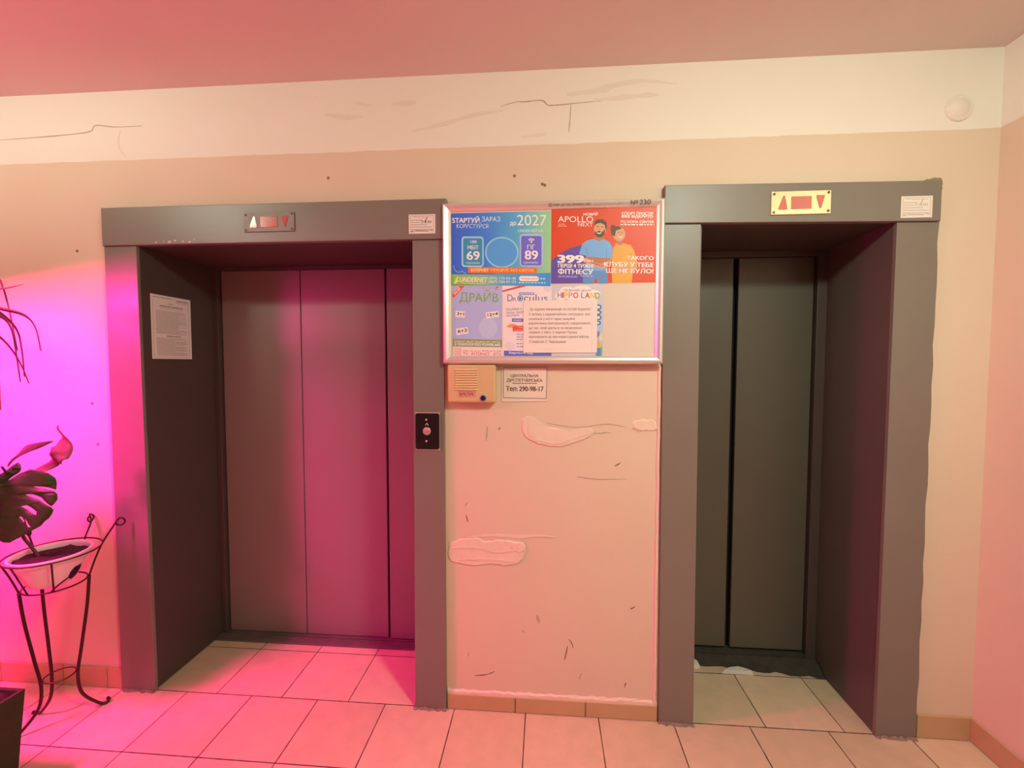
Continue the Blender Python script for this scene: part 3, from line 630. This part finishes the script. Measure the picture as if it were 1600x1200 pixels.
# notice sheet over the two posters
s = Sheet(1032, 735, .287, .2045, .0006, 345, 368, .004)
s.base(mat('white notice paper', (.84, .76, .72), .65)); s.line([(1303, 372), (1305, 1100)], 4, mat('paper crease', (.66, .56, .52), .7))
TX = mat('purple grey print', (.16, .09, .11), .6)
for tx, x0, y0, x1, y1 in (('До відома мешканців та гостей будинку!', 437, 468, 1285, 520), ("У зв'язку з надзвичайною ситуацією, яка", 422, 540, 1275, 588), ('склалася у місті через аварійні', 422, 606, 1068, 652), ('відключення електроенергії, повідомляємо,', 422, 668, 1292, 714), ('що час, який дається на визволення', 422, 732, 1162, 778),
                           ('людини з ліфту 3 години! Прошу', 422, 794, 1102, 840), ('враховувати це при користуванні ліфтом.', 425, 856, 1272, 902), ('З повагою С. Черкашина!', 427, 926, 945, 974)):
    s.text(tx, x0, y0, x1, y1, TX, .012)
s.scribble(540, 1100, 1050, 4, mat('faint print', (.70, .58, .54), .7))
tag(s.build('notice', (.0335, YP-.0022, 1.7035)), 'white printed notice taped over two adverts, centre bottom of the notice board', 'notice')

# inspection stickers on the headers
def sticker(label, loc, w_, h_, cols, second):
    s = Sheet(830, 600, w_, h_, .0003, 380, 300, .03); s.base(mat('sticker paper', (.80, .74, .68), .6))
    A, B = cols
    for p in ([(440, 340), (1155, 318)], [(1155, 318), (1155, 860)], [(440, 340), (440, 880)]): s.line(p, 10, B)
    s.text('Обслуговується', 510, 352, 1070, 396, A, .012)
    for y, a, b in ((478, 455, 820), (548, 455, 740), (620, 455, 960), (690, 455, 1110), (765, 455, 1060)): s.scribble(a, b, y-10, 17, A, 3, 10, .35, -.02)
    s.text(second, 760, 480, 1085, 560, PK if cols[0] == PG else A, .012, .15); s.line([(885, 560), (950, 370)], 22, PK if cols[0] == PG else A)
    s.line([(440, 840), (470, 800), (490, 850), (520, 800), (545, 840)], 15, A if cols[0] != PG else PK); s.scribble(570, 1000, 790, 26, A if cols[0] != PG else PK, 1, 3, .25); s.line([(1040, 740), (1060, 790), (1090, 750), (1110, 800), (1135, 745)], 14, A if cols[0] != PG else PK)
    return tag(s.build('inspection_sticker', loc), label, 'sticker')
sticker('white inspection sticker with dark handwriting on the wide lift header', (-.4265, -.0262, 2.050), .1075, .0755, (PG, PG), '2/230')
sticker('faded white inspection sticker at right end of the narrow lift header', (1.4215, -.0262, 2.071), .108, .0780, (PL, PL), '1/230')

# rules sheet in the wide lift's recess
s = Sheet(620, 980, .217, .286, .0004, 120, 90, 0)
s.base(M_paper)
for p in ([(150, 130), (700, 130)], [(150, 130), (150, 1045)], [(700, 130), (700, 1045)], [(150, 1045), (700, 1045)]): s.line(p, 5, PL)
s.scribble(160, 420, 122, 10, PG, 3, 9); s.scribble(510, 690, 140, 14, PG, 3, 9, .4); s.scribble(500, 690, 172, 8, PL); s.scribble(380, 460, 205, 10, PG); s.scribble(250, 610, 245, 15, PG, 3, 9, .5); s.scribble(260, 600, 278, 8, PL)
for k in range(28):
    y = 325+k*13; s.scribble(185 if k % 4 else 200, 660-random.choice((0, 0, 20, 120)), y, 5.5, PL, 3, 9, .7)
s.scribble(340, 560, 708, 14, PG, 4, 9, .6)
for k in range(20):
    y = 745+k*14; s.scribble(190, 665-random.choice((0, 0, 30, 200)), y, 5.5, PL, 3, 9, .7)
tag(s.build('rules_sheet', (-1.6048, .036, 1.762), None, math.radians(90), math.radians(0)), 'white page of lift rules on the dark side wall of the wide lift', 'notice')

# dispatcher sign
t = thing('dispatcher_sign', 'small cream dispatcher phone sign beside the beige intercom', 'sign', (.035, 0, 1.37))
MB().prism([(-.056, 1.306), (-.050, 1.301), (.129, 1.304), (.129, 1.442), (-.056, 1.443)], -.003, 0, .001).build('plaque', mat('cream plastic plaque', (.80, .72, .62), .4), t)
s = Sheet(590, 445, .185, .1405, .0, 740, 135, 0); BR = mat('brown sign print', (.16, .07, .05), .5)
for p in ([(762, 150), (1325, 150)], [(1325, 150), (1318, 542)], [(1318, 542), (762, 534)], [(762, 534), (762, 150)]): s.line(p, 7, BR)
s.text('ЦЕНТРАЛЬНА', 858, 230, 1218, 276, BR, .024); s.text('ДИСПЕТЧЕРСЬКА', 805, 286, 1266, 336, BR, .024); s.scribble(880, 1198, 343, 9, BR, 3, 8, .5); s.text('Тел: 290-98-17', 800, 384, 1280, 446, BR, .035)
s.build('sign_lettering', (-.056, -.0032, 1.4435), t)

# intercom
t = thing('intercom', 'beige intercom box with speaker slats under the notice board', 'intercom', (-.17, 0, 1.375))
MI2 = mat('pale beige plastic', (.80, .60, .36), .42, spec=.4)
MI = mat('yellowed beige plastic', (.66, .47, .25), .42, spec=.4)
MB().box(-.270, -.076, -.044, 0, 1.300, 1.4515, .008, 3).build('body', MI, t)
for k in range(9):
    z = 1.4315-k*.0098; MB().box(-.238, -.146, -.0485, -.042, z-.0032, z+.0032, .002).build('grille_slat', MI2, t)
s = Sheet(235, 85, .069, .0245, .0003, 235, 455, 0); s.base(mat('red brown label', (.52, .26, .19), .5)); s.rect(248, 465, 460, 530, mat('label field', (.66, .38, .27), .5)); s.text('ВИКЛИК', 256, 472, 452, 522, mat('dark red print', (.30, .03, .05), .5), .03)
s.build('label_plate', (-.226, -.0441, 1.3468), t)
q = MB(); q.lathe([(.0145, 0), (.0145, .003), (.011, .004), (.011, .002)], (-.125, -.044, 1.319), 'y', 28, cap1=True); q.build('button_ring', mat('grey button ring', (.50, .46, .46), .4), t)
q = MB(); q.lathe([(.0105, 0), (.0105, .006), (.008, .0075), (.0001, .0077)], (-.125, -.0445, 1.319), 'y', 28); q.build('button', mat('dark blue button', (.012, .012, .04), .3), t)

# round cover under the whitewash
t = thing('junction_cover', 'round painted-over junction cover high on the wall near the right corner', 'junction cover', (1.624, 0, 2.391))
q = MB(); q.lathe([(.047, 0), (.046, .006), (.041, .009), (.037, .006), (.034, .010), (.0001, .012)], (1.624, 0, 2.391), 'y', 40); q.build('cover', mat('whitewashed cover', (.82, .75, .65), .7, bump=.3, bscale=30), t)

# ------------------------------------------------------------------ plants on the left
M_iron = mat('dark red wrought iron', (.060, .022, .018), .42, metal=.5)
PC = Vector((-1.84, -.19)); 
t = thing('plant_stand', 'wrought iron plant stand with scrolls holding a white pot', 'plant stand', (PC.x, PC.y, 0))
def pol(a, r, z): return (PC.x+r*math.cos(math.radians(a)), PC.y+r*math.sin(math.radians(a)), z)
for nm, r, z, th in (('rim_ring', .143, .700, .0032), ('lower_ring', .094, .572, .0032), ('foot_ring', .048, .19, .0028)):
    MB().tube([pol(a, r, z) for a in range(0, 360, 8)], th, 8, True).build(nm, M_iron, t)
def leg(a, da=0):
    pts = [pol(a, .098, .572), pol(a, .088, .45), pol(a, .066, .28), pol(a+da*.3, .052, .17), pol(a+da*.6, .062, .085), pol(a+da, .108, .020), pol(a+da, .132, .006), pol(a+da+4, .143, .012), pol(a+da+5, .136, .020)]
    MB().tube(smooth(pts, 6), .0058, 8).build('leg', M_iron, t)
leg(45); leg(165, 6); leg(236, -6)
def scroll(a, r1, z1, tw):
    pts = [pol(a, .098, .572), pol(a, .119, .64), pol(a, .143, .70), pol(a, .176, .758), pol(a, r1, z1)]
    c = pol(a, r1+.004, z1-.017)
    d = Vector((math.cos(math.radians(a)), math.sin(math.radians(a)), 0)); cc = Vector(c)
    for k in range(1, 11):
        b = math.radians(100-36*k); rr = .017-.0005*k; pts.append(tuple(cc+d*rr*math.cos(b)+Vector((0, 0, rr*math.sin(b)))))
    MB().tube(smooth(pts, 4), .0034, 8).build('scroll', M_iron, t)
scroll(45, .196, .792, 0); scroll(100, .17, .792, 0); scroll(165, .165, .775, 0); scroll(236, .185, .785, 0)
for a in (318, 270): MB().tube([pol(a, .143, .700), pol(a, .112, .62), pol(a, .094, .572)], .003, 8).build('stay', M_iron, t)
q = MB(); v, f = flat_fill([[(0, 0), (.010, .022), (.026, .040), (.052, .052), (.048, .034), (.032, .010), (.012, -.006)]])
o0 = Vector(pol(338, .128, .625))
vs = [q.bm.verts.new((o0.x+x*.85, o0.y+.5*x*.2-.004*math.cos(z*40), o0.z+z)) for x, z, _ in v]
for k in f: q.bm.faces.new([vs[i] for i in k])
r = bmesh.ops.extrude_face_region(q.bm, geom=list(q.bm.faces)); 
for g in r['geom']:
    if isinstance(g, bmesh.types.BMVert): g.co.y += .003
q.build('leaf_ornament', mat('black iron leaf', (.012, .010, .010), .4, metal=.4), t)
MB().tube(smooth([pol(312, .100, .572), pol(325, .112, .60), tuple(o0)], 4), .0028, 8).build('leaf_stem', M_iron, t)

# potted monstera
t = thing('potted_monstera', 'monstera with split leaves in a white ribbed pot on the iron stand', 'potted plant', (PC.x, PC.y, .575))
M_pot = mat('white pot plastic', (.86, .80, .80), .35)
prof = [(.0001, .577), (.062, .577), (.070, .582), (.078, .600), (.080, .604), (.087, .620), (.089, .624), (.097, .645), (.100, .650), (.112, .668), (.1165, .676), (.1185, .690), (.1225, .694), (.1235, .699), (.121, .702), (.116, .700), (.112, .690), (.108, .66)]
MB().lathe(prof, (PC.x-.012, PC.y, 0), 'z', 56).build('pot', M_pot, t)
q = MB(); L = []
for i, r in enumerate((.0005, .02, .045, .07, .09, .1105)):
    L.append([(PC.x-.012+r*math.cos(6.28319*k/36), PC.y+r*math.sin(6.28319*k/36), .681+random.uniform(-.004, .007)) for k in range(36)])
q.ring_loft(L, False, False); q.build('soil', mat('dark potting soil', (.022, .010, .010), .95, bump=1, bscale=90), t)
M_leaf = mat('dark green leaf', (.022, .095, .014), .55, vary=.35, vscale=14, spec=.25)
M_leafy = mat('olive green leaf', (.05, .12, .03), .5, vary=.3, vscale=14)
M_mauve = mat('dull young leaf', (.10, .085, .075), .5, vary=.25, vscale=14)
M_dead = mat('withered brown leaf', (.14, .09, .06), .8, vary=.45, vscale=22, bump=.6, bscale=50)
M_stemg = mat('brown green stem', (.10, .045, .035), .5)
def leaf(name, loops, yf, m_, parent, th=.0012, cuts=2):
    if name != 'split_leaf': loops = [[(p.x, p.z) for p in smooth([(a[0], 0, a[1]) for a in l+l[:1]], 3)[:-1]] for l in loops]
    v, f = flat_fill(loops); q = MB(); vs = [q.bm.verts.new((x, 0, z)) for x, z, _ in v]
    for k in f: q.bm.faces.new([vs[i] for i in k])
    bmesh.ops.subdivide_edges(q.bm, edges=q.bm.edges, cuts=cuts, use_grid_fill=True)
    bmesh.ops.triangulate(q.bm, faces=q.bm.faces)
    for x in q.bm.verts: x.co.y = yf(x.co.x, x.co.z)
    for x in q.bm.faces: x.smooth = True
    r = bmesh.ops.extrude_face_region(q.bm, geom=list(q.bm.faces))
    for g in r['geom']:
        if isinstance(g, bmesh.types.BMVert): g.co.y += th
    return q.build(name, m_, parent)
big = [(-1.951, .989), (-1.914, 1.010), (-1.870, 1.036), (-1.826, 1.053), (-1.791, 1.052), (-1.759, 1.039), (-1.741, 1.017), (-1.737, .994), (-1.739, .973), (-1.772, .981), (-1.799, .985), (-1.819, .987), (-1.812, .982), (-1.779, .973), (-1.744, .966), (-1.735, .955), (-1.738, .935), (-1.753, .916), (-1.764, .908), (-1.800, .940), (-1.831, .955), (-1.853, .955), (-1.848, .948), (-1.805, .929), (-1.766, .904), (-1.762, .891), (-1.771, .875), (-1.785, .858), (-1.801, .846), (-1.820, .827), (-1.853, .809), (-1.883, .791), (-1.920, .774), (-1.957, .756), (-1.994, .753), (-2.022, .767), (-2.049, .813), (-2.052, .880), (-2.026, .948), (-1.988, .978)]
holes = [[(-1.884, .906), (-1.862, .910), (-1.822, .886), (-1.825, .872), (-1.856, .885)], [(-1.904, .863), (-1.892, .863), (-1.880, .845), (-1.887, .843)], [(-1.879, .858), (-1.869, .849), (-1.854, .826), (-1.863, .819)], [(-1.99, .93), (-2.0, .90), (-1.985, .86), (-1.975, .90)]]
def big_y(x, z): return -.265+.4*(x+1.93)**2-.10*(z-.95)+.004*math.sin((x-z)*45)
for ox, oz, yy in ((-.20, .17, -.36), (-.26, -.02, -.30)):       # two unseen leaves added further left to shade the lower wall
    leaf('split_leaf', [[(x*.9-.195+ox, z*.9+.1+oz) for x, z in l] for l in [big]+holes], lambda x, z, yy=yy: yy+.35*(z-1.1)+.5*(x+2.1)**2, M_leaf, t)
    MB().tube(smooth([(-2.0, -.20, .87), (-2.06, (yy-.2)/2, .95+oz*.5), (-1.951*.9-.195+ox, yy+.35*(.99+oz-1.1), .99+oz)], 5), .004, 8).build('stem', M_stemg, t)
lf = leaf('split_leaf', [big]+holes, big_y, M_leaf, t)
rib = [(-1.951, .989), (-1.935, .93), (-1.915, .87), (-1.90, .80)]
MB().tube([(x, big_y(x, z)-.001, z) for x, z in rib], [.003, .0026, .002, .001], 6).build('midrib', M_leafy, lf)
leaf('young_leaf', [[(-1.989, 1.056), (-1.959, 1.077), (-1.914, 1.103), (-1.869, 1.138), (-1.832, 1.149), (-1.764, 1.157), (-1.812, 1.131), (-1.856, 1.115), (-1.915, 1.091), (-1.952, 1.071), (-1.990, 1.046)]], lambda x, z: -.24+.3*(x+1.87)**2*4-.15*(z-1.1), M_mauve, t)
leaf('back_leaf', [[(-2.064, 1.003), (-2.019, 1.021), (-1.972, 1.060), (-1.946, 1.031), (-1.975, 1.005), (-2.007, .973), (-2.052, .962)]], lambda x, z: -.22+.4*(z-1.0), M_leaf, t)
leaf('withered_leaf', [[(-1.874, 1.039), (-1.845, 1.066), (-1.820, 1.091), (-1.805, 1.110), (-1.806, 1.125), (-1.797, 1.132), (-1.796, 1.150), (-1.784, 1.165), (-1.783, 1.182), (-1.768, 1.215), (-1.764, 1.198), (-1.757, 1.187), (-1.752, 1.165), (-1.748, 1.146), (-1.738, 1.086), (-1.752, 1.078), (-1.770, 1.058), (-1.790, 1.060), (-1.822, 1.040), (-1.845, 1.028)]], lambda x, z: -.20+.03*math.sin((x*.7+z)*50)*.5, M_dead, t, .0012, 3)
MB().tube(smooth([(-1.905, -.19, .675), (-1.928, -.20, .725), (-1.941, -.21, .76), (-1.965, -.205, .80), (-2.0, -.20, .87), (-2.0, -.23, .95), (-1.951, -.264, .989)], 5), .006, 8).build('stem', M_stemg, t)
MB().tube(smooth([(-1.99, -.205, .86), (-2.01, -.20, .95), (-2.0, -.215, 1.02), (-1.989, -.235, 1.052)], 5), .004, 8).build('stem', M_stemg, t)
MB().tube(smooth([(-2.0, -.20, .87), (-1.97, -.19, .95), (-1.92, -.19, 1.01), (-1.86, -.20, 1.036)], 5), .004, 8).build('stem', M_stemg, t)

# dark planter with a tall dracaena in the near left corner
t = thing('potted_dracaena', 'dark square planter at the bottom left corner with a tall drooping dracaena', 'potted plant', (-1.84, -.57, 0))
q = MB(); x0, x1, y0, y1, H = -1.985, -1.688, -.72, -.42, .318
def sq(k, z): return [(x0+k, y0+k, z), (x1-k, y0+k, z), (x1-k, y1-k, z), (x0+k, y1-k, z)]
q.ring_loft([sq(.020, .001), sq(0, H), sq(.012, H), sq(.014, H-.03)], True, True, smooth=False)
q.build('planter', mat('dark olive rough planter', (.030, .034, .010), .9, bump=.8, bscale=35, vary=.35, vscale=16), t)
q = MB(); L = []
for i in range(13):
    L.append([(x0+.014+(x1-x0-.028)*i/12, y0+.014+(y1-y0-.028)*j/12, H-.028+random.uniform(0, .085)*(1 if 0 < i < 12 and 0 < j < 12 else .3)) for j in range(13)]+[(x0+.014+(x1-x0-.028)*i/12, y1-.014, H-.03), (x0+.014+(x1-x0-.028)*i/12, y0+.014, H-.03)])
q.ring_loft(L, smooth=False); q.build('soil', mat('brown peat clods', (.05, .022, .016), .95, bump=1, bscale=60, vary=.4, vscale=40), t)
MB().tube(smooth([(-1.83, -.57, H-.03), (-1.82, -.57, .8), (-1.80, -.55, 1.3), (-1.77, -.52, 1.72)], 6), [.016]*10+[.014]*9, 10).build('trunk', mat('brown cane bark', (.16, .09, .05), .85, bump=.6, bscale=40), t)
M_strap = mat('strap leaf green', (.070, .055, .026), .45, vary=.3, vscale=20); M_strapb = mat('strap leaf brown', (.20, .11, .05), .6, vary=.3, vscale=20)
def strap(pts, wd, m_):
    P = smooth([(-1.77, -.52, 1.70), *pts], 6); n = len(P); q = MB(); L = []
    for i, p in enumerate(P):
        tn = (P[min(i+1, n-1)]-P[max(i-1, 0)]).normalized(); sd = tn.cross(Vector((.25, 1, .15))).normalized(); nr = sd.cross(tn); k = wd*min(1, .35+i/n*2)*(1-(i/(n-1))**3)*.5+.0004
        L.append([tuple(p-sd*k), tuple(p+nr*.0015-sd*0), tuple(p+sd*k), tuple(p+nr*.0028)])
    q.ring_loft(L); q.build('strap_leaf', m_, t)
strap([(-1.652, -.5, 1.713), (-1.598, -.5, 1.690), (-1.515, -.5, 1.703)], .008, M_strapb)
strap([(-1.689, -.5, 1.653), (-1.601, -.5, 1.628), (-1.520, -.5, 1.607), (-1.483, -.5, 1.567), (-1.469, -.5, 1.494)], .011, M_strap)
strap([(-1.692, -.51, 1.622), (-1.603, -.5, 1.604), (-1.565, -.5, 1.561), (-1.552, -.5, 1.470), (-1.545, -.5, 1.395)], .012, M_strap)
strap([(-1.693, -.5, 1.600), (-1.607, -.49, 1.527), (-1.570, -.48, 1.460), (-1.541, -.48, 1.389)], .011, M_strap)
strap([(-1.692, -.52, 1.612), (-1.618, -.52, 1.531), (-1.593, -.52, 1.450), (-1.592, -.52, 1.307)], .018, M_strapb)
strap([(-1.693, -.54, 1.592), (-1.633, -.54, 1.470), (-1.619, -.54, 1.388), (-1.607, -.54, 1.290)], .022, M_strapb)
strap([(-1.668, -.47, 1.632), (-1.604, -.46, 1.571), (-1.586, -.46, 1.500), (-1.582, -.46, 1.409)], .013, M_strap)
strap([(-1.70, -.53, 1.80), (-1.65, -.53, 1.79), (-1.625, -.53, 1.652), (-1.622, -.53, 1.47)], .016, M_strapb)
for k in range(9):      # the far side of the crown
    a = math.radians(100+k*22); e = .22+.06*(k % 3); z = 1.70-.10*(k % 2)
    strap([(-1.77+.4*e*math.cos(a), -.52+.4*e*math.sin(a), 1.80-.05*(k % 3)), (-1.77+.8*e*math.cos(a), -.52+.8*e*math.sin(a), z+.04), (-1.77+e*math.cos(a), -.52+e*math.sin(a), z-.2)], .018, M_strap)

# ------------------------------------------------------------------ lamps
def ceiling_lamp(label, x, y, power, cap=False):
    t = thing('ceiling_lamp', label, 'lamp', (x, y, CEIL))
    q = MB(); q.lathe([(.0005, -.001), (.165, -.001), (.165, -.016), (.142, -.018)], (x, y, CEIL), 'z', 48); q.build('housing', mat('white lamp housing', (.8, .8, .78), .4), t)
    q = MB(); q.lathe([(.14, -.017), (.138, -.035), (.125, -.058), (.10, -.077), (.06, -.089), (.0005, -.094)], (x, y, CEIL), 'z', 32)
    q.build('diffuser', mat('lit lamp diffuser %d' % power, (.9, .85, .75), .4, emit=(WARM, power)), t)
    if cap:
        q = MB(); q.lathe([(.0005, -.112), (.218, -.106), (.220, -.102), (.218, -.098), (.0005, -.096)], (x, y, CEIL), 'z', 48); q.build('added_cap', mat('added lamp cap', (.7, .65, .55), .4, metal=.5), t)  # cap added to keep this lamp's light off the floor
ceiling_lamp('round warm ceiling lamp over the middle of the lobby', *LAMP_A, POW_A)
ceiling_lamp('round warm ceiling lamp at the left end of the lobby', *LAMP_B, POW_B, True)
gx, gy, gz = GROW
t = thing('grow_light', 'pink grow light hanging over the plants at the left', 'lamp', GROW)
TL = .17          # the lamp head is tipped towards the lifts
def tip(x, y, z): return (gx+x*math.cos(TL)-z*math.sin(-TL)*-1, gy+y, gz+x*math.sin(TL)+z*math.cos(TL))
q = MB(); q.box(-.14, .14, -.17, .17, .006, .05, .005)
for v in q.bm.verts: v.co = tip(*v.co)
q.build('housing', mat('grey lamp shell', (.35, .35, .37), .5), t)
q = MB(); q.ring_loft([[(-.54, -.71, .012), (.22, -.71, .012), (.22, .24, .012), (-.54, .24, .012)], [(-.10, -.12, .055), (.10, -.12, .055), (.10, .12, .055), (-.10, .12, .055)], [(-.10, -.12, .060), (.10, -.12, .060), (.10, .12, .060), (-.10, .12, .060)], [(-.54, -.71, .016), (.22, -.71, .016), (.22, .24, .016), (-.54, .24, .016)]], False, False, smooth=False)
for v in q.bm.verts: v.co = (gx+v.co.x, gy+v.co.y, gz+v.co.z+.08)
q.build('added_shade_hood', mat('white added hood', (.75, .75, .75), .5), t)  # unseen hood added to block the left ceiling lamp from the wall
q = MB(); q.box(-.12, .12, -.15, .15, .001, .005)
for v in q.bm.verts: v.co = tip(*v.co)
q.build('led_panel', mat('lit pink led panel', (.6, .3, .5), .4, emit=(PINK, 2)), t)
for dx, dy in ((-.12, -.15), (-.12, .15), (.12, -.15), (.12, .15)):
    p = tip(dx, dy, .048); MB().tube([p, (p[0], p[1], CEIL)], .0015, 6).build('cord', M_black, t)
o = area('red_leds', (0, 0, -.004), .22, POW_P, PINK, t, 'RECTANGLE', .28); o.rotation_euler = (0, -TL, 0)
o = area('blue_leds', (.02, .12, -.006), .06, POW_V, BLUE, t, 'RECTANGLE', .10, 70)
o.rotation_euler = (Vector((-1.95, 0, 1.15))-Vector(GROW)).to_track_quat('-Z', 'Y').to_euler()
